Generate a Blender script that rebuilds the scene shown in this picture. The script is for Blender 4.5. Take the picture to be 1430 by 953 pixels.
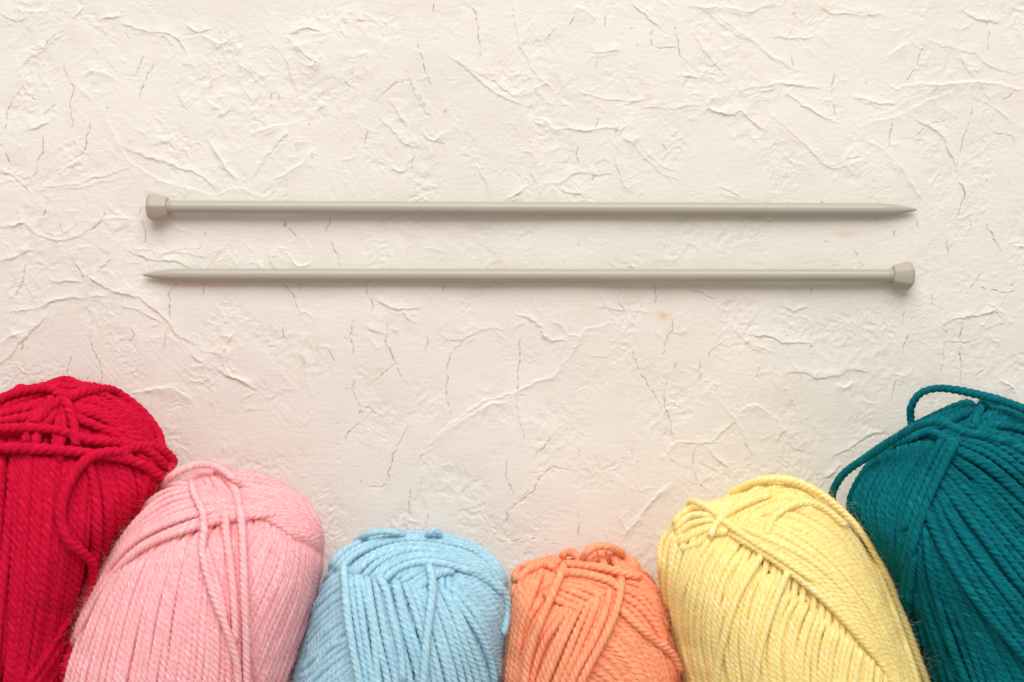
import bpy, math
import numpy as np
PI = math.pi
for o in list(bpy.data.objects): bpy.data.objects.remove(o)
SC = bpy.context.scene
COL = SC.collection

# ------------------------------------------------------------------ units
S = 0.00026                    # metres of tabletop per photo pixel
D = 0.5164                     # camera height above the plaster
CX, CY = 715.0, 476.5
def unproj(px, py, z):
    """photo pixel -> world XY on the horizontal plane at height z (all metres)"""
    k = S * (D - z) / D
    return (px - CX) * k, -(py - CY) * k

# ------------------------------------------------------------------ camera
cam_d = bpy.data.cameras.new('camera')
cam = bpy.data.objects.new('camera', cam_d); COL.objects.link(cam)
cam.location = (0, 0, D)
cam_d.sensor_width = 36.0
cam_d.lens = 36.0 * D / (1430 * S)
cam_d.clip_start = 0.01; cam_d.clip_end = 20
cam_d.dof.use_dof = True
cam_d.dof.focus_distance = D - 0.030
cam_d.dof.aperture_fstop = 16.0
SC.camera = cam

# ------------------------------------------------------------------ light
w = bpy.data.worlds.new('World'); SC.world = w; w.use_nodes = True
bg = w.node_tree.nodes['Background']
bg.inputs[0].default_value = (1.0, 0.925, 0.865, 1); bg.inputs[1].default_value = 0.50
def area(name, loc, target, sx, sy, power, colr):
    l = bpy.data.lights.new(name, 'AREA'); l.shape = 'RECTANGLE'; l.size = sx; l.size_y = sy
    l.energy = power; l.color = colr
    o = bpy.data.objects.new(name, l); COL.objects.link(o); o.location = loc
    import mathutils
    d = mathutils.Vector(target) - mathutils.Vector(loc)
    o.rotation_euler = d.to_track_quat('-Z', 'Y').to_euler()
    return o
area('window_light', (0.03, 0.98, 0.93), (0, -0.02, 0), 1.15, 0.95, 18.6, (0.99, 0.985, 0.965))
SC.view_settings.view_transform = 'Standard'; SC.view_settings.look = 'None'
SC.view_settings.gamma = 1; SC.view_settings.exposure = 0.07
SC.render.engine = 'CYCLES'
SC.cycles.max_bounces = 12; SC.cycles.diffuse_bounces = 8; SC.cycles.transmission_bounces = 8
SC.render.resolution_x = 1024; SC.render.resolution_y = 682

# ------------------------------------------------------------------ tagging
def tag(o, label=None, cat=None, group=None, kind=None):
    if label: o['label'] = label
    if cat: o['category'] = cat
    if group: o['group'] = group
    if kind: o['kind'] = kind
    return o
def empty(name, loc):
    o = bpy.data.objects.new(name, None); COL.objects.link(o); o.location = loc
    o.empty_display_size = 0.02
    return o
def mesh_obj(name, V, F, mat, parent=None, smooth=True, attrs=None):
    """V (n,3) world coordinates, F (m,k) equal-sized faces"""
    V = np.asarray(V, dtype=np.float64)
    if parent is not None: V = V - np.array(parent.location)
    me = bpy.data.meshes.new(name)
    n, (m, k) = len(V), F.shape
    me.vertices.add(n); me.vertices.foreach_set('co', V.astype(np.float32).ravel())
    me.loops.add(m * k); me.loops.foreach_set('vertex_index', F.astype(np.int32).ravel())
    me.polygons.add(m)
    me.polygons.foreach_set('loop_start', np.arange(0, m * k, k, dtype=np.int32))
    me.polygons.foreach_set('loop_total', np.full(m, k, dtype=np.int32))
    me.update(calc_edges=True)
    me.polygons.foreach_set('use_smooth', np.full(m, smooth))
    if attrs:
        for an, arr in attrs.items():
            a = me.attributes.new(an, 'FLOAT', 'POINT')
            a.data.foreach_set('value', np.asarray(arr, dtype=np.float32).ravel())
    me.materials.append(mat)
    o = bpy.data.objects.new(name, me); COL.objects.link(o)
    if parent is not None: o.parent = parent
    return o

# ------------------------------------------------------------------ materials
def srgb(r, g, b):
    f = lambda c: (c / 255 / 12.92) if c / 255 <= 0.04045 else ((c / 255 + 0.055) / 1.055) ** 2.4
    return (f(r), f(g), f(b), 1)
class NT:
    def __init__(s, name):
        s.m = bpy.data.materials.new(name); s.m.use_nodes = True
        s.t = s.m.node_tree; s.b = s.t.nodes['Principled BSDF']
    def n(s, typ, **kw):
        x = s.t.nodes.new(typ)
        for k, v in kw.items(): setattr(x, k, v)
        return x
    def l(s, a, b): s.t.links.new(a, b)
    def math(s, op, a, b=None, clamp=False):
        x = s.n('ShaderNodeMath', operation=op, use_clamp=clamp)
        for i, v in enumerate([a, b]):
            if v is None: continue
            if isinstance(v, (int, float)): x.inputs[i].default_value = v
            else: s.l(v, x.inputs[i])
        return x.outputs[0]

def yarn_mat(name, base, hi, sheen=0.35, sub=0.0):
    t = NT(name); b = t.b
    b.inputs['Roughness'].default_value = 0.95
    b.inputs['Specular IOR Level'].default_value = 0.12
    b.inputs['Sheen Weight'].default_value = sheen
    b.inputs['Sheen Roughness'].default_value = 0.45
    b.inputs['Sheen Tint'].default_value = hi
    # dyed-fibre variation: fine streaks along the strand, slow change strand to strand
    u = t.n('ShaderNodeAttribute', attribute_name='along'); v = t.n('ShaderNodeAttribute', attribute_name='around')
    k = t.n('ShaderNodeAttribute', attribute_name='strand')
    cb = t.n('ShaderNodeCombineXYZ')
    t.l(t.math('MULTIPLY', u.outputs['Fac'], 0.20), cb.inputs[0])
    t.l(t.math('MULTIPLY', v.outputs['Fac'], 9.0), cb.inputs[1])
    t.l(t.math('MULTIPLY', k.outputs['Fac'], 37.0), cb.inputs[2])
    nz = t.n('ShaderNodeTexNoise'); nz.inputs['Scale'].default_value = 1.0; nz.inputs['Detail'].default_value = 3
    t.l(cb.outputs[0], nz.inputs['Vector'])
    r = t.n('ShaderNodeMapRange'); r.inputs[1].default_value = 0.3; r.inputs[2].default_value = 0.7
    t.l(nz.outputs['Fac'], r.inputs[0])
    mx = t.n('ShaderNodeMix', data_type='RGBA')
    mx.inputs['A'].default_value = base; mx.inputs['B'].default_value = hi
    t.l(r.outputs[0], mx.inputs['Factor'])
    t.l(mx.outputs['Result'], b.inputs['Base Color'])
    bp = t.n('ShaderNodeBump'); bp.inputs['Strength'].default_value = 0.6; bp.inputs['Distance'].default_value = 0.0003
    t.l(nz.outputs['Fac'], bp.inputs['Height']); t.l(bp.outputs[0], b.inputs['Normal'])
    if sub:
        b.subsurface_method = 'RANDOM_WALK'
        b.inputs['Subsurface Weight'].default_value = sub
        b.inputs['Subsurface Radius'].default_value = (1.0, 0.7, 0.55)
        b.inputs['Subsurface Scale'].default_value = 0.0011
    return t.m

def plaster_mat():
    t = NT('painted_plaster'); b = t.b
    b.inputs['Roughness'].default_value = 0.62
    b.inputs['Specular IOR Level'].default_value = 0.25
    tc = t.n('ShaderNodeTexCoord')
    n1 = t.n('ShaderNodeTexNoise'); n1.inputs['Scale'].default_value = 9; n1.inputs['Detail'].default_value = 4
    n2 = t.n('ShaderNodeTexNoise'); n2.inputs['Scale'].default_value = 700; n2.inputs['Detail'].default_value = 4
    t.l(tc.outputs['Object'], n1.inputs['Vector'])
    mp = t.n('ShaderNodeMapping'); mp.inputs['Scale'].default_value = (0.45, 1.2, 1)
    t.l(tc.outputs['Object'], mp.inputs[0]); t.l(mp.outputs[0], n2.inputs['Vector'])
    m1 = t.n('ShaderNodeMix', data_type='RGBA')
    m1.inputs['A'].default_value = PL_A; m1.inputs['B'].default_value = PL_B
    r = t.n('ShaderNodeMapRange'); r.inputs[1].default_value = 0.35; r.inputs[2].default_value = 0.65
    t.l(n1.outputs['Fac'], r.inputs[0]); t.l(r.outputs[0], m1.inputs['Factor'])
    ca = t.n('ShaderNodeAttribute', attribute_name='crack'); st = t.n('ShaderNodeAttribute', attribute_name='stain')
    m2 = t.n('ShaderNodeMix', data_type='RGBA'); m2.inputs['B'].default_value = srgb(214, 176, 138)
    t.l(m1.outputs['Result'], m2.inputs['A']); t.l(st.outputs['Fac'], m2.inputs['Factor'])
    m3 = t.n('ShaderNodeMix', data_type='RGBA'); m3.inputs['B'].default_value = srgb(100, 76, 62)
    t.l(m2.outputs['Result'], m3.inputs['A']); t.l(ca.outputs['Fac'], m3.inputs['Factor'])
    t.l(m3.outputs['Result'], b.inputs['Base Color'])
    bp = t.n('ShaderNodeBump'); bp.inputs['Strength'].default_value = 0.35; bp.inputs['Distance'].default_value = 0.00035
    t.l(n2.outputs['Fac'], bp.inputs['Height']); t.l(bp.outputs[0], b.inputs['Normal'])
    return t.m
PL_A = srgb(221, 215, 206); PL_B = srgb(227, 221, 213)

def needle_mat(name, c, rough, spec=0.5):
    t = NT(name); b = t.b
    b.inputs['Roughness'].default_value = rough; b.inputs['Specular IOR Level'].default_value = spec
    tc = t.n('ShaderNodeTexCoord'); nz = t.n('ShaderNodeTexNoise'); nz.inputs['Scale'].default_value = 60; nz.inputs['Detail'].default_value = 5
    mp = t.n('ShaderNodeMapping'); mp.inputs['Scale'].default_value = (0.4, 3, 3)
    t.l(tc.outputs['Object'], mp.inputs[0]); t.l(mp.outputs[0], nz.inputs['Vector'])
    mx = t.n('ShaderNodeMix', data_type='RGBA')
    mx.inputs['A'].default_value = tuple(x * 0.95 for x in c[:3]) + (1,); mx.inputs['B'].default_value = tuple(min(1, x * 1.05) for x in c[:3]) + (1,)
    t.l(nz.outputs['Fac'], mx.inputs['Factor']); t.l(mx.outputs['Result'], b.inputs['Base Color'])
    rr = t.n('ShaderNodeMapRange'); rr.inputs[3].default_value = rough - 0.08; rr.inputs[4].default_value = rough + 0.1
    t.l(nz.outputs['Fac'], rr.inputs[0]); t.l(rr.outputs[0], b.inputs['Roughness'])
    return t.m

# ------------------------------------------------------------------ noise + curves
def perlin(x, y, cell, seed):
    rg = np.random.default_rng(seed); T = 256
    a = rg.random((T, T)) * 2 * PI; gx, gy = np.cos(a), np.sin(a)
    X = x / cell; Y = y / cell
    xi = np.floor(X).astype(int); yi = np.floor(Y).astype(int); xf = X - xi; yf = Y - yi
    u = xf * xf * xf * (xf * (xf * 6 - 15) + 10); v = yf * yf * yf * (yf * (yf * 6 - 15) + 10)
    def g(dx, dy):
        i = (xi + dx) % T; j = (yi + dy) % T
        return gx[i, j] * (xf - dx) + gy[i, j] * (yf - dy)
    return (g(0, 0) * (1 - u) + g(1, 0) * u) * (1 - v) + (g(0, 1) * (1 - u) + g(1, 1) * u) * v
def sm(a, b, x):
    t = np.clip((x - a) / (b - a), 0, 1); return t * t * (3 - 2 * t)
def catmull(P, n):
    """P (k,d) -> n samples at even arc length"""
    P = np.asarray(P, float)
    if len(P) == 2: Q = P[0] + (P[1] - P[0]) * np.linspace(0, 1, 40)[:, None]
    else:
        E = np.vstack([2 * P[0] - P[1], P, 2 * P[-1] - P[-2]]); out = []
        for i in range(len(P) - 1):
            p0, p1, p2, p3 = E[i:i + 4]; t = np.linspace(0, 1, 24, endpoint=False)[:, None]
            out.append(0.5 * (2 * p1 + (p2 - p0) * t + (2 * p0 - 5 * p1 + 4 * p2 - p3) * t ** 2 + (3 * p1 - p0 - 3 * p2 + p3) * t ** 3))
        Q = np.vstack(out + [P[-1:]])
    return resample(Q, n)
def resample(Q, n):
    d = np.r_[0, np.cumsum(np.linalg.norm(np.diff(Q, axis=0), axis=1))]
    s = np.linspace(0, d[-1], n)
    return np.stack([np.interp(s, d, Q[:, i]) for i in range(Q.shape[1])], 1)

# ================================================================== PLASTER SHEET
def zt(sc, ox, oy, text):
    """polylines noted as 'x,y x,y; ...' in an enlarged crop -> photo pixels"""
    out = []
    for ln in text.split(';'):
        p = [tuple(map(float, q.split(','))) for q in ln.split()]
        if len(p) > 1: out.append([(ox + a / sc, oy + b / sc) for a, b in p])
    return out
RIDGES = (zt(2.98, 0, 0, "500,90 600,120 650,135 700,140 740,170 770,220 760,290 720,340;60,40 130,50 200,48;0,50 60,85 120,70;770,105 830,125 870,115;830,130 900,185 970,150;330,305 400,295 480,325;400,300 380,340 330,375;400,430 450,500 500,620 570,700 680,750 800,790 900,810 1000,780 1100,825;490,600 600,650 700,680 850,740 900,780;1060,550 1130,530 1210,515;1000,260 1070,330 1110,370;980,130 1000,220 1010,290;860,570 920,670 980,760;830,370 900,320;720,350 770,450 830,400;50,400 100,350 80,290 160,220 270,130;170,780 300,770 400,740 550,690;1180,240 1240,370;1200,140 1280,120 1340,130;1200,200 1290,180 1350,160;1240,250 1300,270 1340,230;1190,150 1250,210 1330,270;1050,740 1100,660 1200,540;1140,740 1230,700 1310,620;1300,400 1380,470;130,540 200,510;240,730 330,660;400,90 500,60;300,80 350,30;1220,590 1280,590;640,600 700,590 730,620;920,500 960,440")
 + zt(2.98, 480, 0, "700,0 715,100 740,190 780,280 820,330;430,230 520,290 600,370 680,415 780,440;520,280 640,350 720,400 790,390;790,370 840,350 870,380;790,490 840,500 880,540;880,540 1000,540 1160,535;780,480 785,700 820,800;985,398 1060,405 1200,420 1320,395;1250,440 1330,455 1430,435;1130,550 1140,700 1180,780;1170,550 1200,590 1260,660 1320,715 1400,755;830,775 920,750 980,720 1120,728;900,800 1010,800;1200,20 1260,70 1320,115;960,20 1000,40 1050,80;200,430 230,480 270,540;150,480 210,550 260,600 320,610;320,540 370,585 420,550;530,670 580,740 615,810;1030,220 1090,220 1150,210;280,350 320,430 380,500;680,830 770,770;50,80 90,85;190,700 240,710 280,660;60,230 100,220;1130,560 1180,520;1160,560 1210,610")
 + zt(2.98, 950, 0, "30,20 80,30 160,90 240,140 330,200 430,260 510,300;30,30 150,38 300,45 370,20 400,10;560,10 620,45 680,60 800,60 860,80;380,155 500,160 570,160;40,120 90,200 150,265 200,320;0,320 100,320;0,440 80,445;245,375 350,355 480,355 600,365;890,375 960,355 1100,350 1230,345 1430,365;1030,160 1080,195 1150,205 1220,225 1280,270 1350,295 1430,300;1150,205 1200,290 1240,345;740,520 880,490 1000,440 1150,370;720,400 810,425 900,440;440,390 530,450 600,490 640,515;360,460 430,520 500,590 570,660 640,705 690,690 730,720 800,685;250,455 310,510 360,545;1220,400 1310,450 1390,530;760,560 860,640 930,720 1010,834;970,490 1070,550 1110,610 1150,700 1190,830;160,380 110,440 200,480 260,455;150,770 270,830;1190,50 1250,85 1340,90;860,230 960,180;700,660 750,650")
 + zt(2.98, 0, 280, "0,255 80,230 150,190;100,90 160,150 270,165 340,140 430,80;0,110 60,100 110,90;290,220 330,290 400,340 460,380 560,400 640,440 700,510 770,580 830,620;30,465 130,455 250,410 400,400 460,395;190,335 350,340;0,690 100,570 200,470;0,600 130,520;520,190 600,240 700,250 800,275;640,220 760,220 870,240;840,630 920,640 950,720 1040,780;970,560 920,640;560,800 700,780 800,830;790,640 850,680 800,690;1150,180 1120,240 1160,280;1160,200 1240,270 1300,250;1250,560 1270,700 1300,830;500,430 600,470 680,520;900,700 1000,760 1060,790;430,80 550,70;470,90 480,130")
 + zt(2.51, 480, 380, "290,610 380,530 480,460 560,430 680,390 760,340 810,260 850,200 950,180;350,560 480,480 600,440;350,230 430,230 500,195 570,205;880,120 960,130 1080,145;690,200 720,240 780,240;80,200 140,215;1110,660 1160,600 1204,590;970,950 1040,850 1100,780 1150,740;740,100 770,200 830,230;110,100 180,130 270,120;600,150 650,160 700,200;1150,210 1204,212")
 + zt(2.98, 950, 400, "220,180 270,220 340,260 390,280;260,200 350,205 430,235 560,240;420,360 500,355 600,380 700,350 790,350;420,370 440,440 500,530;890,360 940,365 975,340;100,440 160,395;150,460 190,510 235,560 170,600 110,650 0,645;235,560 270,640 300,700;110,660 170,730 240,790;630,720 740,650 860,590;1090,160 1170,130 1330,110 1335,160;1270,180 1340,155;380,660 440,600 460,660 540,695;240,520 330,500 430,590;1340,380 1400,450;430,70 480,95 530,80;650,400 680,420 720,390;600,800 640,770 670,740;1280,70 1350,110"))
CRACKS = (zt(2.98, 0, 0, "265,265 280,320 303,365 295,430 290,490 305,510 290,540;375,510 365,600 350,640 300,660;185,570 170,640 150,710 130,745;100,385 130,410 160,420;45,420 25,480 15,545;175,480 210,445 245,438;0,600 45,690;640,260 600,350 575,410;590,230 550,330;1130,380 1130,450;60,740 100,770 125,810;120,205 180,205 210,160 270,130")
 + zt(2.98, 480, 0, "530,20 560,120 565,200 565,260;130,430 170,395 205,350 280,335 290,360 340,450;300,170 325,250 350,330 370,360;100,550 85,610;970,60 940,110;975,610 975,690;40,260 35,330;870,120 840,165;1280,120 1280,180 1310,200 1380,205;1390,100 1400,240;380,0 365,60;1085,50 1085,110;1060,250 1050,290")
 + zt(2.98, 950, 0, "1020,190 985,270 945,345;640,310 630,390;1220,450 1200,520 1170,610 1155,690;1280,95 1290,210;880,500 870,610;985,565 1030,525 1100,500;1350,420 1390,370;1310,560 1390,570 1385,610;640,440 645,490;1175,770 1185,834")
 + zt(2.98, 0, 280, "190,0 170,85;225,60 260,130;430,40 435,75 380,130;590,20 575,70;597,80 600,180;105,270 85,360 65,400;865,125 820,210;1380,75 1350,140;1170,80 1190,110 1250,175;1380,170 1415,275;740,340 700,390 710,440 703,500;848,340 843,390;1175,340 1220,400 1235,450;1245,340 1245,375;545,540 565,570 535,590;690,540 680,640;370,545 380,610 410,680 425,760;300,650 270,720;1180,505 1170,585;1370,620 1395,670;500,225 440,265 400,300;300,240 350,330;120,620 105,640")
 + zt(2.51, 480, 380, "75,30 80,80 100,100 100,150;35,160 25,230 35,300;155,175 145,250 180,310 205,370;180,320 130,370 95,390;0,410 30,410 50,450 55,500 80,475 160,525;50,535 0,590;225,540 185,620 155,700 150,745 70,760;232,760 230,850;293,850 280,910;420,235 370,290 360,430 375,500;605,470 630,580;735,575 665,660;575,655 570,720 600,780;800,695 730,685 685,720 670,770 630,800 560,840;570,840 570,890;1010,280 1040,360 1110,470;1135,380 1125,470 1160,580;1150,160 1145,220 1115,290;540,950 600,937 690,937 750,950;815,840 830,880 820,930;1090,40 1095,110;347,40 347,70;30,385 35,410;290,230 290,280;620,230 605,460")
 + zt(2.98, 950, 400, "75,320 90,400;190,220 130,270 120,305;935,100 925,160;950,190 925,270;1050,30 1045,70 1090,95;1085,170 1110,205;1170,150 1170,400;1100,230 1085,355;1100,235 1170,240 1240,220;900,385 880,470;325,340 320,380;60,690 55,780 110,860;35,0 60,30 150,50;550,10 540,40;1250,0 1300,20 1350,30 1400,20;1260,350 1230,380")
 + zt(4.77, 1100, 250, "1160,40 1175,110 1155,200 1140,250;1215,270 1215,340;1325,300 1370,400 1430,490;870,265 870,330;440,460 520,595;1060,410 1080,500;1300,610 1250,680 1190,760"))
SPECKS = [(1108,20),(149,152),(441,88),(882,110),(1061,235),(889,65),(1210,117),(430,175),(883,38),(620,155),(1378,252),(883,629),(845,653),(871,640),(889,645),(741,536),(503,675),(1152,338),(1099,469),(1187,420),(1133,483),(436,220),(1155,338)]

def build_plaster():
    STEP = 0.9
    def axis(a, b, lo, hi):
        f = np.arange(a, b + STEP, STEP)
        g = np.cumsum(STEP * 1.09 ** np.arange(1, 200))
        L = a - g[g < a - lo][::-1]; R = b + g[g < hi - b]
        return np.r_[L, f, R]
    xs = axis(-30, 1460, -1500, 2900); ys = axis(-30, 983, -1500, 2600)
    X, Y = np.meshgrid(xs, ys)                      # photo-pixel units
    # wandering of every drawn feature
    wx = perlin(X, Y, 26, 1) * 5 + perlin(X, Y, 8, 2) * 2.2 + perlin(X, Y, 3.2, 3) * 0.9
    wy = perlin(X, Y, 26, 4) * 5 + perlin(X, Y, 8, 5) * 2.2 + perlin(X, Y, 3.2, 6) * 0.9
    Xw, Yw = X + wx, Y + wy
    H = np.zeros_like(X); C = np.zeros_like(X)
    rg = np.random.default_rng(5)
    def local(P, pad):
        x0, y0 = P.min(0) - pad; x1, y1 = P.max(0) + pad
        i0, i1 = np.searchsorted(ys, [y0, y1]); j0, j1 = np.searchsorted(xs, [x0, x1])
        return slice(i0, i1), slice(j0, j1)
    def dist(P, sl, warp=1.0):
        x = X[sl] + wx[sl] * warp; y = Y[sl] + wy[sl] * warp
        best = np.full(x.shape, 1e9); sd = np.zeros_like(x); tt = np.zeros_like(x)
        L = np.r_[0, np.cumsum(np.linalg.norm(np.diff(P, axis=0), axis=1))]; L /= L[-1]
        for k in range(len(P) - 1):
            a = P[k]; d = P[k + 1] - a; q = d @ d
            t = np.clip(((x - a[0]) * d[0] + (y - a[1]) * d[1]) / q, 0, 1)
            ex = x - a[0] - t * d[0]; ey = y - a[1] - t * d[1]
            r = np.hypot(ex, ey); m = r < best
            best = np.where(m, r, best); sd = np.where(m, np.sign(d[0] * ey - d[1] * ex), sd)
            tt = np.where(m, L[k] + t * (L[k + 1] - L[k]), tt)
        return best, sd, tt
    def ridge(P, amp, wide, sharp, side):
        P = np.asarray(P, float); sl = local(P, wide * 3 + 8)
        if sl[0].start >= sl[0].stop or sl[1].start >= sl[1].stop: return
        d, s, t = dist(P, sl)
        s = s * side
        wv = 0.65 + 0.7 * (perlin(X[sl], Y[sl], 17, 77) + 0.5)
        soft = np.where(s > 0, wide * wv, sharp)
        h = np.exp(-(np.sqrt(d * d + 0.5) - 0.7) / soft)
        env = np.sqrt(np.clip(4 * t * (1 - t), 0, 1)) * 0.85 + 0.15
        H[sl] += amp * wv * h * env
    for k, P in enumerate(RIDGES):
        Q = catmull(P, max(4, len(P) * 3))
        dx, dy = Q[-1] - Q[0]
        side = -1 if dx > 0 else 1
        if rg.random() < 0.25: side = -side
        ridge(Q, rg.uniform(0.9, 2.0), rg.uniform(2.6, 7.5), rg.uniform(0.6, 1.1), side)
        if rg.random() < 0.5:                       # a fold runs beside most folds
            ang = rg.normal(0, 0.1); c = Q.mean(0); o = rg.normal(0, 4, 2)
            Rm = np.array([[math.cos(ang), -math.sin(ang)], [math.sin(ang), math.cos(ang)]])
            ridge((Q - c) @ Rm.T * rg.uniform(0.5, 0.9) + c + o, rg.uniform(0.4, 0.9), rg.uniform(1.5, 4), 0.8, side)
    # small folds between the traced ones
    for k in range(1600):
        c = np.array([rg.uniform(-200, 1630), rg.uniform(-200, 1200)])
        if k > 800: c[1] = rg.uniform(-60, 480) if rg.random() < 0.6 else c[1]
        if k < 800: # gather round the traced folds
            P = RIDGES[rg.integers(len(RIDGES))]; c = np.array(P[rg.integers(len(P))]) + rg.normal(0, 14, 2)
        L = rg.uniform(6, 30) * (1.4 if rg.random() < 0.2 else 1); a = rg.choice([0.9, -0.7, 0.1, 1.3, -1.2]) + rg.normal(0, 0.4)
        d = np.array([math.cos(a), math.sin(a)]) * L / 2; nrm = np.array([-d[1], d[0]]) * rg.normal(0, 0.3)
        ridge(catmull([c - d, c + nrm, c + d], 5), rg.uniform(0.15, 0.8), rg.uniform(1.0, 4), rg.uniform(0.6, 1.2), rg.choice([-1, 1]))
    # crumpled skin patches + broad trowel undulation
    def crumple(cell, seed, mask_cell, lo, hi, amp):
        n = np.abs(perlin(Xw + 1.5 * wx, Yw + 1.5 * wy, cell, seed)); n2 = np.abs(perlin(Xw, Yw * 0.7 + X * 0.5, cell * 0.55, seed + 1))
        m = sm(lo, hi, perlin(X, Y, mask_cell, seed + 2))
        return -amp * (n * 2 + n2) * m
    H += crumple(26, 11, 90, 0.0, 0.38, 1.2)
    H += crumple(14, 21, 70, 0.04, 0.4, 1.05)
    H += perlin(X, Y, 150, 31) * 3.0 + perlin(X, Y, 55, 32) * 1.0
    H += crumple(8, 61, 45, 0.05, 0.4, 0.5)
    H += perlin(X * 0.35, Y, 6, 33) * 0.12 + perlin(X, Y, 4, 34) * 0.10
    # scraped parallel trowel lines
    a = 0.9; U = X * math.cos(a) + Y * math.sin(a); W = -X * math.sin(a) + Y * math.cos(a)
    H += perlin(U * 0.08, W, 3.4, 41) * 0.28 * sm(0.15, 0.4, perlin(X, Y, 110, 42))
    H += perlin(W * 0.08, U, 3.6, 43) * 0.22 * sm(0.18, 0.4, perlin(X, Y, 95, 44))
    # cracks: narrow open gaps with grime in them
    for P in CRACKS + [[(c + d * math.cos(a) * L, e + d * math.sin(a) * L) for d in (-1, -.3, .4, 1)] for c, e, a, L in
                       [(rg.uniform(-100, 1530), rg.uniform(-100, 1150), PI / 2 + rg.normal(0, 0.5), rg.uniform(3, 9)) for _ in range(60)]]:
        Q = np.asarray(P, float); Q = resample(Q, max(4, int(np.linalg.norm(np.diff(Q, axis=0), axis=1).sum() / 6)))
        Q = Q + np.random.default_rng(int(abs(Q[0, 0] * 7))).normal(0, 0.9, Q.shape)
        sl = local(Q, 8)
        if sl[0].start >= sl[0].stop or sl[1].start >= sl[1].stop: continue
        d, s, t = dist(Q, sl, 0.7)
        st = sm(-0.42, 0.15, perlin(X[sl], Y[sl], 7, 88) + 0.35 * perlin(X[sl], Y[sl], 2.5, 89)) * (0.35 + 0.65 * np.sqrt(np.clip(4 * t * (1 - t), 0, 1)))
        c = np.exp(-(d / (0.34 + 0.34 * (perlin(X[sl], Y[sl], 9, 90) + 0.5))) ** 2) * st
        C[sl] = np.maximum(C[sl], 0.72 * c)
        H[sl] += -1.3 * np.exp(-(d / 0.8) ** 2) * st + 0.35 * np.exp(-(d / 3.0)) * np.where(s > 0, 1, 0.2) * st
    for (x, y) in SPECKS:
        sl = local(np.array([[x, y], [x + .1, y]]), 6)
        d = np.hypot(Xw[sl] - x, Yw[sl] - y); C[sl] = np.maximum(C[sl], 0.8 * np.exp(-(d / 1.0) ** 2))
    ST = np.zeros_like(X)
    for (x, y, rx, ry, k) in [(928,440,9,4,.8),(1178,327,16,4,.45),(905,134,7,3,.4),(1154,12,7,4,.5),(531,517,6,4,.4),(620,155,3,3,.5),(445,485,5,9,.35),(1040,78,8,3,.3),(422,515,4,14,.25),(310,478,10,5,.2),(553,15,14,5,.2)]:
        ST = np.maximum(ST, k * np.exp(-(((Xw - x) / rx) ** 2 + ((Yw - y) / ry) ** 2)))
    ST = np.maximum(ST, 0.06 * sm(0.25, 0.5, perlin(X, Y, 40, 51)) )
    H *= S
    # keep the whole sheet just below z = 0 on average
    WX = (X - CX) * S; WY = -(Y - CY) * S
    V = np.stack([WX, WY, H - 0.0002], -1).reshape(-1, 3)
    ny, nx = X.shape; I = np.arange(ny * nx).reshape(ny, nx)
    F = np.stack([I[:-1, :-1], I[1:, :-1], I[1:, 1:], I[:-1, 1:]], -1).reshape(-1, 4)
    o = mesh_obj('plaster_surface', V, F, plaster_mat(), attrs={'crack': C, 'stain': ST})
    tag(o, 'cream white painted plaster surface with wrinkled folds and fine dark cracks', kind='structure')
build_plaster()

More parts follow.
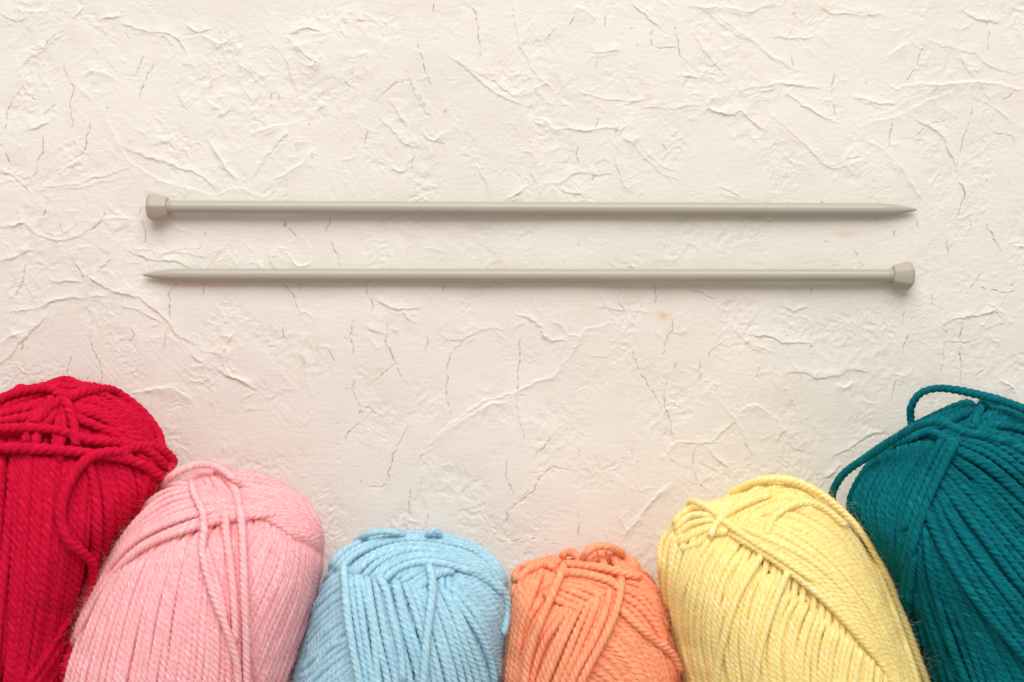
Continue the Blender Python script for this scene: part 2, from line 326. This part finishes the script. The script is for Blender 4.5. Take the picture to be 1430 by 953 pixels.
# ================================================================== KNITTING NEEDLES
def lathe(axis_pts, n=40, wob=0.0):
    """axis_pts [(x, r)] along +X, returns V,F ring mesh"""
    A = np.linspace(0, 2 * PI, n, endpoint=False); V = []
    for x, r in axis_pts: V.append(np.stack([np.full(n, x), r * np.cos(A), r * np.sin(A)], 1))
    V = np.vstack(V); m = len(axis_pts)
    I = np.arange(m * n).reshape(m, n); J = np.roll(I, -1, 1)
    return V, np.stack([I[:-1], J[:-1], J[1:], I[1:]], -1).reshape(-1, 4)
M_SHAFT = needle_mat('grey_green_lacquer', srgb(173, 168, 153), 0.34, 0.5)
M_KNOB = needle_mat('matte_grey_plastic', srgb(177, 169, 156), 0.5, 0.35)
def needle(label, head, tip, rh, rs, spin, seed):
    """head / tip: photo px of knob outer end and point, both at their own height"""
    zh, ztip = 14.5 * S, 7.6 * S
    a = np.array(unproj(head[0], head[1], zh) + (zh,)); b = np.array(unproj(tip[0], tip[1], ztip) + (ztip,))
    d = b - a; L = np.linalg.norm(d); d /= L
    side = np.cross([0, 0, 1], d); side /= np.linalg.norm(side); up = np.cross(d, side)
    R = np.stack([d, side, up], 0)
    root = empty('knitting_needle', tuple(a)); tag(root, label, 'knitting needle', 'pair of straight knitting needles')
    rs *= S; rh *= S; k = S
    # shaft with long drawn-out point
    tl = 46 * k
    pts = [(26 * k, rs * 0.2), (26 * k, rs)] + [(26 * k + (L - tl - 26 * k) * t, rs) for t in np.linspace(0.01, 1, 30)]
    for t in np.linspace(0.05, 1, 22): pts.append((L - tl + tl * t, rs * (1 - 0.80 * t ** 1.45)))
    pts += [(L + 1.0 * k, rs * 0.16), (L + 1.5 * k, rs * 0.04)]
    V, F = lathe(pts, 48)
    mesh_obj('shaft', V @ R + a, F, M_SHAFT, root)
    # short ferrule where the shaft enters the knob
    V, F = lathe([(26.5 * k, rs * 0.9), (27 * k, rs * 1.09), (31.4 * k, rs * 1.07), (32.2 * k, rs * 1.04), (32.3 * k, rs * 0.8)], 40)
    mesh_obj('ferrule', V @ R + a, F, M_SHAFT, root)
    # faceted knob, wide at the outer end: rounded six-sided rings
    n = 96; A = np.linspace(0, 2 * PI, n, endpoint=False); V = []
    prof = [(0, 0.02), (0.1, 0.30), (0.7, 0.55), (1.9, 0.74), (3.6, 0.87), (6.0, 0.955), (9.0, 0.985), (12, 0.96), (18, 0.87), (23, 0.80), (26.5, 0.755), (28.4, 0.72), (29.4, 0.64), (29.7, 0.5), (29.7, 0.2)]
    for x, r in prof:
        f = (np.abs(((A + spin) % (PI / 3)) - PI / 6))          # hexagon
        hexr = math.cos(PI / 6) / np.cos(f)
        hexr = 0.35 + 0.65 * np.minimum(hexr, 0.985) / 0.985
        V.append(np.stack([np.full(n, x * k), rh * r * hexr * np.cos(A), rh * r * hexr * np.sin(A)], 1))
    V = np.vstack(V); m = len(prof); I = np.arange(m * n).reshape(m, n); J = np.roll(I, -1, 1)
    F = np.stack([I[:-1], J[:-1], J[1:], I[1:]], -1).reshape(-1, 4)
    mesh_obj('knob', V @ R + a, F, M_KNOB, root)
needle('upper knitting needle, grey green, knob at its left end and point to the right', (205, 289), (1279, 293), 20.5, 8.8, 0.5, 1)
needle('lower knitting needle, grey green, knob at its right end and point to the left', (1276, 385), (201, 384), 20.0, 8.8, 0.15, 2)

# ================================================================== YARN BALLS
class Ball:
    def __init__(s, root, center, contour, Hpx, d, seed, axis):
        s.H = Hpx * S; s.zc = s.H * 0.93; s.d = d * S; s.rg = np.random.default_rng(seed)
        s.c = np.array(unproj(center[0], center[1], s.zc)); s.root = root
        P = np.array([unproj(x, y, s.zc) for x, y in contour]) - s.c
        th = np.arctan2(P[:, 1], P[:, 0]); R = np.hypot(P[:, 0], P[:, 1]); o = np.argsort(th); th, R = th[o], R[o]
        g = np.linspace(-PI, PI, 721)[:-1]
        Rg = np.interp(g, np.r_[th - 2 * PI, th, th + 2 * PI], np.r_[R, R, R])
        ker = np.exp(-(np.arange(-12, 13) / 6.0) ** 2); ker /= ker.sum()
        Rg = np.convolve(np.r_[Rg[-12:], Rg, Rg[:12]], ker, 'valid')
        s.g = np.r_[g, PI]; s.Rg = np.r_[Rg, Rg[0]]
        s.axis = math.radians(axis)                 # direction of the long axis in the table plane
    def R(s, th): return np.interp((th + PI) % (2 * PI) - PI, s.g, s.Rg)
    @staticmethod
    def zz(r): return np.sqrt(np.clip(1 - np.clip(r, 0, 1) ** 2.5, 0, 1))
    def surf(s, px, py, off):
        """photo pixels -> points on the ball inflated by off (metres); past the rim wraps underneath"""
        z = np.full(px.shape, s.zc + s.H * 0.7)
        for _ in range(24):
            x, y = unproj(px, py, z); dx, dy = x - s.c[0], y - s.c[1]
            th = np.arctan2(dy, dx); Rr = s.R(th) + off; r = np.hypot(dx, dy) / Rr
            q = np.where(r > 1, np.clip(2 - r, 0, 1), r)
            zn = s.zc + np.where(r > 1, -1, 1) * (s.H + off) * s.zz(q)
            z = z * 0.6 + zn * 0.4
        x, y = s.c[0] + np.cos(th) * Rr * q, s.c[1] + np.sin(th) * Rr * q
        z = s.zc + np.where(r > 1, -1, 1) * (s.H + off) * s.zz(q)
        return np.stack([x, y, np.maximum(z, s.d * 0.5)], 1)
    def sphere(s, U, off):
        th = np.arctan2(U[:, 1], U[:, 0]); r = np.clip(np.hypot(U[:, 0], U[:, 1]), 0, 1)
        Rr = s.R(th) + off; r2 = r ** 0.9
        z = s.zc + np.sign(U[:, 2]) * (s.H + off) * s.zz(r2)
        return np.stack([s.c[0] + np.cos(th) * Rr * r2, s.c[1] + np.sin(th) * Rr * r2, np.maximum(z, s.d * 0.5)], 1)
    def nrm(s, P):
        N = P - np.array([s.c[0], s.c[1], s.zc * 0.8]); N[:, 2] *= 1.1
        return N / np.linalg.norm(N, axis=1, keepdims=True)

def smooth3(P, k=3):
    for _ in range(k):
        Q = P.copy(); Q[1:-1] = (P[:-2] + 2 * P[1:-1] + P[2:]) / 4; P = Q
    return P
def tube(b, P, rad, sid, ply=3, twist=1, hi=True):
    """one plied strand along P; returns verts, faces, attributes"""
    L = np.linalg.norm(np.diff(P, axis=0), axis=1).sum()
    step = (1.5 if hi else 2.6) * S; n = max(6, int(L / step)); P = resample(P, n)
    P = smooth3(P, 2)
    T = np.gradient(P, axis=0); T /= np.linalg.norm(T, axis=1, keepdims=True) + 1e-12
    N = b.nrm(P.copy()); N = N - (N * T).sum(1, keepdims=True) * T; N /= np.linalg.norm(N, axis=1, keepdims=True) + 1e-12
    B = np.cross(T, N)
    k = 18 if hi else 12; A = np.linspace(0, 2 * PI, k, endpoint=False)
    s = np.linspace(0, L, n)
    pitch = ply * 0.86 * b.d; rg = b.rg
    ph = rg.uniform(0, 6) + s / pitch * 2 * PI * twist + 0.5 * np.sin(s / (b.d * 9) + rg.uniform(0, 6))
    thick = rad * (1 + 0.05 * np.sin(s / (b.d * 4.3) + rg.uniform(0, 6)) + 0.04 * np.sin(s / (b.d * 1.7) + rg.uniform(0, 6)))
    lob = np.abs(np.cos((A[None] - ph[:, None]) * ply / 2)) ** 0.8
    Rr = thick[:, None] * (0.70 + 0.38 * lob) * (1 + rg.normal(0, 0.02, (n, k)))
    V = P[:, None] + Rr[..., None] * (np.cos(A)[None, :, None] * N[:, None] + np.sin(A)[None, :, None] * B[:, None])
    I = np.arange(n * k).reshape(n, k); J = np.roll(I, -1, 1)
    F = np.stack([I[:-1], J[:-1], J[1:], I[1:]], -1).reshape(-1, 4)
    along = np.repeat((s / b.d)[:, None], k, 1); around = (A[None] - ph[:, None]) / (2 * PI) * 1.0
    return V.reshape(-1, 3), F, along.ravel(), np.sin(around * 2 * PI).ravel(), np.full(n * k, sid), (P, T, N, B, thick)
def fuzz(b, info, per_m, length=1.0):
    """stray fibres standing off a strand, as thin three-sided hairs"""
    P, T, N, B, th = info; rg = b.rg
    L = np.linalg.norm(np.diff(P, axis=0), axis=1).sum(); n = rg.poisson(L * per_m * 1.3)
    if n == 0: return None
    i = rg.integers(0, len(P), n); a = rg.uniform(-PI * 0.75, PI * 0.75, n)
    out = np.cos(a)[:, None] * N[i] + np.sin(a)[:, None] * B[i]
    p0 = P[i] + out * th[i][:, None] * 0.85
    ln = rg.gamma(2.4, 0.4, n) * 0.0019 * length
    dr = T[i] * rg.choice([-1, 1], n)[:, None] * rg.uniform(0.2, 1.2, n)[:, None] + out * rg.uniform(0.15, 0.8, n)[:, None] + rg.normal(0, 0.35, (n, 3))
    dr /= np.linalg.norm(dr, axis=1, keepdims=True)
    curl = rg.normal(0, 0.6, (n, 3)) - out * 0.5
    m = 5; t = np.linspace(0, 1, m)
    C = p0[:, None] + (dr[:, None] * t[None, :, None] + curl[:, None] * (t ** 2)[None, :, None]) * ln[:, None, None]
    C[..., 2] = np.maximum(C[..., 2], 0.0003)
    e1 = np.cross(dr, [0.3, 0.2, 0.93]); e1 /= np.linalg.norm(e1, axis=1, keepdims=True) + 1e-9; e2 = np.cross(dr, e1)
    r = 0.000028 * (1 - 0.6 * t); k = 3; A = np.arange(3) * 2 * PI / 3
    V = C[:, :, None] + r[None, :, None, None] * (np.cos(A)[None, None, :, None] * e1[:, None, None] + np.sin(A)[None, None, :, None] * e2[:, None, None])
    I = np.arange(n * m * k).reshape(n, m, k); J = np.roll(I, -1, 2)
    F = np.stack([I[:, :-1], J[:, :-1], J[:, 1:], I[:, 1:]], -1).reshape(-1, 4)
    return V.reshape(-1, 3), F
class Part:
    def __init__(s): s.V, s.F, s.a, s.r, s.k, s.n = [], [], [], [], [], 0
    def add(s, V, F, a, r, k):
        s.V.append(V); s.F.append(F + s.n); s.a.append(a); s.r.append(r); s.k.append(k); s.n += len(V)
    def strand(s, b, P, rad, fz, twist=1, fl=1.0, hi=True):
        sid = b.rg.random(); V, F, a, r, k, info = tube(b, P, rad, sid, twist=twist, hi=hi); s.add(V, F, a, r, k)
        if fz:
            f = fuzz(b, info, fz, fl)
            if f is not None: z = np.zeros(len(f[0])); s.add(f[0], f[1], z, z, z + sid)
    def build(s, name, mat, root):
        return mesh_obj(name, np.vstack(s.V), np.vstack(s.F), mat, root,
                        attrs={'along': np.concatenate(s.a), 'around': np.concatenate(s.r), 'strand': np.concatenate(s.k)})

def yarn_ball(spec):
    sc, ox, oy = spec['zoom']
    z2p = lambda pts: np.array([(ox + p[0] / sc, oy + p[1] / sc) for p in pts], float)
    b = Ball(None, spec['center'], spec['contour'], spec['H'], spec['d'], spec['seed'], spec['axis'])
    root = empty('yarn_ball', (b.c[0], b.c[1], 0)); b.root = root
    tag(root, spec['label'], 'yarn ball', 'balls of yarn in a row along the lower edge')
    mat = yarn_mat(spec['name'] + '_wool', spec['col'], spec['hi'], spec.get('sheen', 0.12), spec.get('sub', 0.0))
    d = b.d; rad = d * 0.5; FZ = spec['fuzz']; tw = spec.get('twist', 1)
    # solid inner core, so nothing shows through between strands
    nu, nv = 72, 40
    U = []
    for i in range(nv + 1):
        ph = PI * i / nv
        for j in range(nu):
            t = 2 * PI * j / nu; U.append((math.sin(ph) * math.cos(t), math.sin(ph) * math.sin(t), math.cos(ph)))
    V = b.sphere(np.array(U), -2.6 * d); I = np.arange((nv + 1) * nu).reshape(nv + 1, nu); J = np.roll(I, -1, 1)
    F = np.stack([I[:-1], I[1:], J[1:], J[:-1]], -1).reshape(-1, 4)
    z = np.zeros(len(V)); mesh_obj('inner_core', V, F, mat, root, attrs={'along': z, 'around': z, 'strand': z})
    # under-winding: loops running end to end all the way round the ball
    ax = np.array([math.cos(b.axis), math.sin(b.axis), 0]); e1 = np.array([-ax[1], ax[0], 0]); e2 = np.array([0, 0, 1.0])
    up = Part(); girth = 2 * PI * (spec['H'] + spec['W']) / 2 * 0.97; N = int(girth / (spec['d'] * 0.98))
    al = np.linspace(0.10, PI - 0.10, 90)
    for lay, tws in ((0, 0.45), (1, -0.35)):
        for q in range(N):
            be = 2 * PI * q / N + lay * 0.03 + tws * (al - PI / 2) + b.rg.normal(0, 0.01)
            if lay == 1:       # outer loops only on the flanks and the underside, the traced bands cover the top
                pass
            Uq = np.cos(al)[:, None] * ax + np.sin(al)[:, None] * (np.cos(be)[:, None] * e1 + np.sin(be)[:, None] * e2)
            up.strand(b, b.sphere(Uq, (-2.0 + 0.55 * lay) * d + b.rg.normal(0, 0.05) * d), rad, FZ * 0.12 if lay else 0, tw, hi=False)
    up.build('under_winding', mat, root)
    lay_off = lambda L: (-1.35 + 0.55 * L) * d
    ped = lambda t, a, c: np.clip(np.minimum(t / max(a, 1e-6), (1 - t) / max(c, 1e-6)), 0, 1)
    for bd in spec['bands']:
        A, Bq, n, L = bd[:4]; opt = bd[4] if len(bd) > 4 else {}
        A = catmull(z2p(A), 60); Bq = catmull(z2p(Bq), 60); pt = Part()
        for i in range(n):
            f = i / max(1, n - 1) if n > 1 else 0.5
            f = f + b.rg.normal(0, 0.16) / max(1, n - 1)
            Q = A + (Bq - A) * f
            t = np.linspace(0, 1, 60)
            wob = b.rg.normal(0, 0.17) * spec['d'] * np.sin(t * PI * b.rg.uniform(1, 3) + b.rg.uniform(0, 6))
            T = np.gradient(Q, axis=0); T /= np.linalg.norm(T, axis=1, keepdims=True) + 1e-9
            Q = Q + np.stack([-T[:, 1], T[:, 0]], 1) * wob[:, None]
            Ls = L + (opt.get('rise', 0) * f) + b.rg.normal(0, spec.get('jit', 0.13))
            dv = sm(0, 1, ped(t, opt.get('d0', 0.06), opt.get('d1', 0.06)))
            off = lay_off(Ls) * dv + (1 - dv) * lay_off(min(Ls - 1.6, -0.9))
            P = b.surf(Q[:, 0], Q[:, 1], off)
            pt.strand(b, smooth3(P, 2), rad * b.rg.uniform(0.93, 1.06), FZ, tw)
        pt.build(opt.get('name', 'wound_band'), mat, root)
    for sg in spec['singles']:
        pts, L = sg[:2]; opt = sg[2] if len(sg) > 2 else {}
        Q = catmull(z2p(pts), 90); t = np.linspace(0, 1, 90)
        dv = sm(0, 1, ped(t, opt.get('d0', 0.05), opt.get('d1', 0.05)))
        P = b.surf(Q[:, 0], Q[:, 1], lay_off(L) * dv + (1 - dv) * lay_off(-0.9))
        pt = Part(); pt.strand(b, smooth3(P, 3), rad * opt.get('r', 1.04), FZ * 1.1, tw)
        pt.build(opt.get('name', 'crossing_strand'), mat, root)
    for lp in spec['loops']:
        K = np.array([(ox + p[0] / sc, oy + p[1] / sc, p[2]) for p in lp[0]], float)
        K[0, 2] -= 22; K[-1, 2] -= 22; K = catmull(K, 120); x, y = unproj(K[:, 0], K[:, 1], K[:, 2] * S)
        pt = Part(); pt.strand(b, np.stack([x, y, K[:, 2] * S], 1), rad * (lp[1] if len(lp) > 1 else 1.0), FZ * 1.2, tw)
        pt.build('loose_loop', mat, root)
    return b

BALLS = []
BALLS.append(dict(name='crimson', label='crimson red yarn ball at the far left with a loose loop down its front',
  zoom=(2.1, 0, 500), center=(40, 810), H=135, W=170, d=11.9, seed=11, axis=88, fuzz=5200, twist=-1,
  col=srgb(182, 2, 38), hi=srgb(224, 24, 70), sheen=0.12,
  contour=[(0,546),(30,530),(62,520),(95,521),(130,531),(165,551),(195,575),(218,605),(235,635),(240,660),(222,690),(190,735),(160,790),(130,840),(112,890),(98,950),(95,1010),(80,1060),(30,1100),(-40,1090),(-100,1030),(-140,940),(-150,820),(-140,700),(-100,630),(-50,580)],
  bands=[
   ([(-70,220),(-90,480),(-110,800),(-130,1200)], [(85,235),(68,450),(52,700),(20,1100)], 8, 1.0),
   ([(300,180),(420,330),(400,520),(300,760)], [(240,270),(268,420),(270,620),(230,900)], 10, 1.0),
   ([(85,225),(72,400),(58,650),(20,1000),(0,1150)], [(262,290),(262,420),(235,620),(180,860),(130,1150)], 13, 1.5),
   ([(225,80),(330,95),(430,190),(495,300),(500,370),(460,470)], [(190,165),(300,200),(390,260),(425,330),(415,400),(380,500)], 9, 1.2, {'rise': 0.2}),
   ([(-60,150),(40,88),(140,48),(230,56),(320,92)], [(-60,200),(40,180),(110,165),(190,160),(260,190)], 7, 1.0),
   ([(150,125),(120,160),(95,200),(85,260)], [(200,140),(190,190),(180,250),(190,310)], 4, 1.9),
   ([(330,560),(250,700),(150,830),(60,970)], [(330,640),(270,760),(190,880),(110,1000)], 3, 2.2),
  ],
  singles=[
   ([(-60,150),(40,104),(140,88),(190,125),(215,190),(225,270)], 2.9),
   ([(-60,215),(60,205),(170,212),(260,240),(350,250),(430,270),(500,330)], 2.7),
   ([(-60,262),(80,265),(200,272),(300,285),(400,305),(470,350),(500,400)], 3.1),
   ([(110,200),(140,150),(190,120),(260,95),(340,95),(420,150),(475,240),(500,330)], 2.5),
   ([(240,270),(275,360),(285,470),(275,590),(255,680),(220,790),(190,900)], 2.4),
   ([(350,275),(420,258),(480,275),(505,320),(495,360)], 2.9),
   ([(100,190),(130,150),(150,120)], 2.8),
   ([(400,300),(350,276),(300,278),(250,300),(205,360),(178,450),(195,530),(240,570),(272,602),(268,680),(235,780),(200,880),(170,980)], 3.9, {'name': 'loose_loop'}),
  ],
  loops=[]))

BALLS.append(dict(name='pale_pink', label='pale pink yarn ball between the red and the light blue balls',
  zoom=(2.95, 80, 630), center=(275, 900), H=140, W=175, d=9.2, seed=12, axis=80, fuzz=8200, twist=-1,
  col=srgb(255, 166, 175), hi=srgb(255, 214, 215), sheen=0.12,
  contour=[(240,668),(262,655),(290,651),(330,655),(370,662),(405,680),(432,702),(450,735),(455,770),(449,812),(437,860),(423,905),(408,953),(395,1010),(345,1100),(250,1150),(150,1135),(98,1070),(86,1010),(88,945),(105,885),(130,820),(160,765),(192,710),(215,685)],
  bands=[
   ([(800,310),(770,345),(740,380),(700,420)], [(1100,400),(1075,650),(960,960),(860,1250)], 34, 0.6),
   ([(240,470),(140,620),(70,780),(15,960),(20,1200)], [(770,290),(775,500),(772,720),(768,960),(700,1350)], 32, 1.1),
   ([(560,295),(780,262),(900,295),(1060,410)], [(540,85),(720,72),(960,130),(1095,330),(1110,520)], 14, 1.0, {'d1': 0.22}),
   ([(20,880),(110,690),(200,545),(340,405),(560,315),(770,268),(960,262)], [(150,640),(230,400),(340,230),(450,145),(590,150),(720,200)], 10, 1.6),
   ([(560,130),(590,180),(640,230),(660,290)], [(680,90),(720,150),(760,210),(780,290)], 6, 1.6),
  ],
  singles=[
   ([(548,95),(560,170),(598,250),(605,330),(598,420),(640,580),(700,740),(740,880),(750,1050)], 3.1),
   ([(690,235),(695,330),(715,480),(730,650),(735,800)], 2.7),
   ([(742,200),(758,280),(766,420),(772,600),(778,760),(780,960),(775,1150)], 3.2),
   ([(650,80),(700,120),(735,170),(750,230)], 2.6),
   ([(610,400),(660,560),(690,700)], 2.5),
   
  ],
  loops=[([(420,165,160),(470,105,170),(540,68,175),(600,55,172),(660,68,176),(720,110,190),(760,150,200)],)]))

BALLS.append(dict(name='light_blue', label='light blue yarn ball between the pink and the orange balls',
  zoom=(4.09, 400, 720), center=(558, 950), H=122, W=150, d=9.6, seed=13, axis=86, fuzz=9500, twist=-1,
  col=srgb(152, 205, 228), hi=srgb(200, 230, 240), sheen=0.12,
  contour=[(466,775),(500,755),(545,746),(600,746),(640,752),(680,772),(703,795),(714,822),(713,850),(709,900),(705,953),(695,1030),(640,1120),(560,1150),(470,1130),(410,1060),(396,1000),(399,953),(412,905),(428,859),(446,810)],
  bands=[
   ([(360,270),(270,330),(200,400),(165,480)], [(460,1000),(330,1100),(150,1250),(0,1350)], 24, 0.5),
   ([(920,400),(1080,560),(1180,780),(1230,1000),(1240,1200)], [(960,330),(1130,350),(1240,440),(1285,600),(1280,760)], 15, 0.8),
   ([(500,300),(640,245),(780,235),(900,260)], [(740,440),(800,390),(880,340),(960,320)], 9, 0.9),
   ([(322,290),(340,480),(370,700),(410,960),(440,1250)], [(940,430),(1030,560),(1110,740),(1180,960),(1220,1250)], 19, 1.4),
   ([(540,400),(630,315),(760,268),(900,278),(1060,330),(1215,415)], [(215,345),(340,200),(600,112),(900,128),(1120,205),(1290,450)], 9, 2.0),
  ],
  singles=[
   ([(800,265),(828,340),(832,450),(812,620),(795,780),(785,960),(780,1150)], 3.0),
   ([(322,265),(335,400),(348,560),(380,760),(420,960),(440,1100)], 2.8),
   ([(515,330),(570,430),(600,560),(650,760),(670,960)], 2.5),
   ([(1200,380),(1255,460),(1262,560),(1240,680)], 2.4),
   ([(1000,310),(1080,320),(1160,370),(1230,440)], 2.4),
  ],
  loops=[([(400,150,125),(470,108,138),(560,92,142),(650,105,138),(730,130,130)], 0.9),
         ([(760,140,135),(815,105,140),(845,82,142),(872,108,138),(900,150,132)], 0.8)]))

BALLS.append(dict(name='orange', label='peach orange yarn ball between the light blue and the yellow balls',
  zoom=(4.47, 680, 740), center=(828, 950), H=112, W=130, d=10.2, seed=14, axis=92, fuzz=6500, twist=-1,
  col=srgb(250, 146, 104), hi=srgb(255, 188, 150), sheen=0.12,
  contour=[(713,803),(728,788),(765,779),(790,774),(830,763),(860,765),(890,783),(918,808),(936,848),(953,890),(961,940),(967,1020),(930,1100),(840,1140),(745,1110),(705,1030),(700,953),(704,900),(708,850)],
  bands=[
   ([(560,900),(680,960),(780,1050),(860,1200)], [(820,225),(980,280),(1110,430),(1220,700),(1260,900)], 24, 0.6),
   ([(330,420),(240,560),(190,760),(150,1000)], [(520,480),(400,640),(320,800),(260,1000)], 7, 0.8),
   ([(470,490),(340,600),(240,760),(190,1000),(180,1200)], [(775,350),(750,520),(670,750),(560,960),(500,1200)], 9, 1.5),
   ([(185,320),(140,480),(112,700),(85,960),(80,1200)], [(355,235),(285,400),(215,620),(175,960),(170,1200)], 6, 2.0),
   ([(470,265),(640,275),(780,320),(860,380)], [(360,400),(440,435),(510,470),(590,500)], 7, 1.4),
   ([(580,215),(660,110),(760,90),(880,150),(960,260)], [(600,240),(680,200),(760,190),(830,230),(880,300)], 5, 1.5),
   ([(165,330),(200,230),(330,170),(460,200)], [(200,330),(260,250),(350,220),(430,250)], 3, 1.6),
   ([(850,260),(960,300),(1060,400),(1140,560)], [(840,400),(940,460),(1040,580),(1120,740)], 6, 1.3),
  ],
  singles=[
   ([(480,215),(600,222),(720,238),(820,262),(960,300)], 2.9),
   ([(440,268),(560,270),(680,292),(790,335),(850,400)], 2.7),
   ([(828,270),(838,360),(800,520),(730,680),(640,850),(570,1000),(520,1200)], 3.0),
   ([(770,350),(740,500),(660,700),(560,880),(500,1050)], 2.6),
   ([(500,185),(455,290),(400,420),(330,590),(270,760),(235,960),(225,1150)], 3.2),
   ([(710,130),(720,190),(740,250)], 2.3),
   ([(760,130),(800,200),(835,280)], 2.5),
   ([(460,150),(530,140),(575,180),(590,240)], 2.3),
   ([(820,480),(920,580),(1040,680),(1160,780),(1220,900)], 1.9),
  ],
  loops=[([(575,225,150),(620,150,160),(690,105,162),(770,108,158),(850,150,150)],)]))

BALLS.append(dict(name='butter_yellow', label='butter yellow yarn ball between the orange and the teal balls',
  zoom=(3.145, 900, 650), center=(1110, 925), H=142, W=185, d=8.7, seed=15, axis=100, fuzz=8600, twist=-1,
  col=srgb(255, 223, 118), hi=srgb(255, 246, 194), sheen=0.12,
  contour=[(928,735),(945,712),(975,698),(1010,688),(1050,670),(1090,667),(1120,674),(1150,692),(1182,725),(1210,765),(1236,815),(1258,870),(1276,915),(1290,960),(1308,1040),(1280,1130),(1180,1180),(1070,1160),(990,1080),(965,1000),(955,940),(939,880),(922,822),(915,775)],
  bands=[
   ([(380,110),(600,62),(850,180),(1040,450),(1170,740),(1240,1000)], [(520,260),(740,340),(940,560),(1080,830),(1150,1000),(1180,1200)], 18, 0.8),
   ([(290,290),(200,460),(165,700),(210,960),(300,1300)], [(1080,900),(1080,960),(1075,1020),(1050,1300)], 39, 0.7),
   ([(125,270),(75,350),(85,560),(175,860),(240,1100)], [(300,290),(215,430),(160,620),(195,860),(260,1100)], 8, 1.2),
   ([(125,270),(190,195),(300,205),(400,270)], [(150,370),(225,345),(290,300),(370,290)], 6, 1.5),
   ([(340,275),(520,390),(760,565),(940,745),(1080,940),(1150,1200)], [(410,225),(580,262),(780,380),(950,580),(1080,800),(1160,1050)], 9, 1.6),
   ([(320,300),(400,185),(500,108),(640,75),(780,140)], [(420,330),(480,240),(560,195),(680,185),(820,260)], 7, 1.3, {'d1': 0.2}),
  ],
  singles=[
   ([(285,320),(320,250),(390,195),(490,150),(560,130)], 2.9),
   ([(150,140),(220,160),(290,195),(370,262),(470,330),(600,410),(760,520)], 2.4),
   ([(390,260),(560,330),(760,440),(930,620),(1080,860),(1140,1050)], 2.1),
   ([(530,330),(560,240),(640,180),(720,165),(800,195),(900,280)], 2.4),
   ([(640,440),(560,640),(500,850),(480,1050)], 2.0),
   ([(520,380),(400,600),(330,850),(310,1050)], 2.0),
   ([(800,160),(900,250),(1010,440),(1110,690),(1180,900),(1230,1100)], 1.6, {'r':1.1}),
  ],
  loops=[([(380,120,150),(500,68,160),(620,62,168),(740,105,172),(850,185,175),(960,305,178),(1060,480,180),(1140,680,180),(1200,840,175),(1250,980,165),(1275,1100,150)], 1.1)]))

BALLS.append(dict(name='teal', jit=0.24, label='dark teal yarn ball at the far right with two loose loops',
  zoom=(2.2, 1140, 520), center=(1400, 855), H=150, W=190, d=10.2, seed=16, axis=78, fuzz=3000, twist=-1,
  col=srgb(0, 68, 84), hi=srgb(8, 128, 136), sheen=0.12,
  contour=[(1182,705),(1195,672),(1220,637),(1260,604),(1310,577),(1360,556),(1430,562),(1500,590),(1560,660),(1600,760),(1610,880),(1590,1000),(1530,1100),(1440,1140),(1360,1110),(1312,1030),(1296,960),(1280,910),(1258,850),(1230,790),(1200,745)],
  bands=[
   ([(480,300),(620,400),(760,560),(860,760)], [(270,620),(300,800),(380,1000),(480,1200)], 29, 0.5),
   ([(250,200),(150,290),(92,410),(150,520),(270,740)], [(435,200),(375,310),(320,430),(285,570),(275,760)], 17, 1.3),
   ([(440,180),(560,190),(700,280),(820,420)], [(345,380),(400,520),(500,690),(620,850),(760,1000)], 18, 1.5),
   ([(300,500),(270,660),(290,820),(340,1000)], [(350,400),(420,600),(520,800),(600,1000)], 12, 1.1),
   ([(170,260),(260,165),(370,108),(490,75)], [(240,240),(320,190),(400,152),(500,115)], 6, 1.6),
   ([(455,185),(480,140),(510,95),(560,70)], [(480,190),(560,165),(660,185),(760,260)], 10, 1.4),
   ([(500,75),(600,85),(720,130),(830,250)], [(520,130),(620,140),(720,200),(800,300)], 6, 1.2),
  ],
  singles=[
   ([(438,195),(390,290),(340,400),(300,520),(275,640),(262,740)], 2.7),
   ([(418,195),(370,285),(322,390),(290,500),(268,610)], 2.4),
   ([(395,195),(340,290),(300,390),(270,490)], 2.3),
   ([(240,225),(320,190),(360,185),(410,210),(440,215)], 2.6),
   ([(330,400),(380,520),(450,640),(540,760),(640,870),(740,960)], 2.5),
   ([(300,560),(290,660),(280,730)], 2.4),
   ([(480,180),(500,120),(530,80)], 2.3),
  ],
  loops=[([(52,408,90),(50,370,110),(85,312,135),(160,258,165),(240,205,205),(320,162,240),(385,155,262),(450,182,285),(540,200,300),(640,240,308),(740,300,305)],),
         ([(320,225,120),(296,178,118),(290,135,122),(293,102,130),(320,65,140),(370,50,150),(430,55,165),(500,70,180),(570,88,200),(650,120,220),(740,180,235)],)]))
for sp in BALLS: yarn_ball(sp)
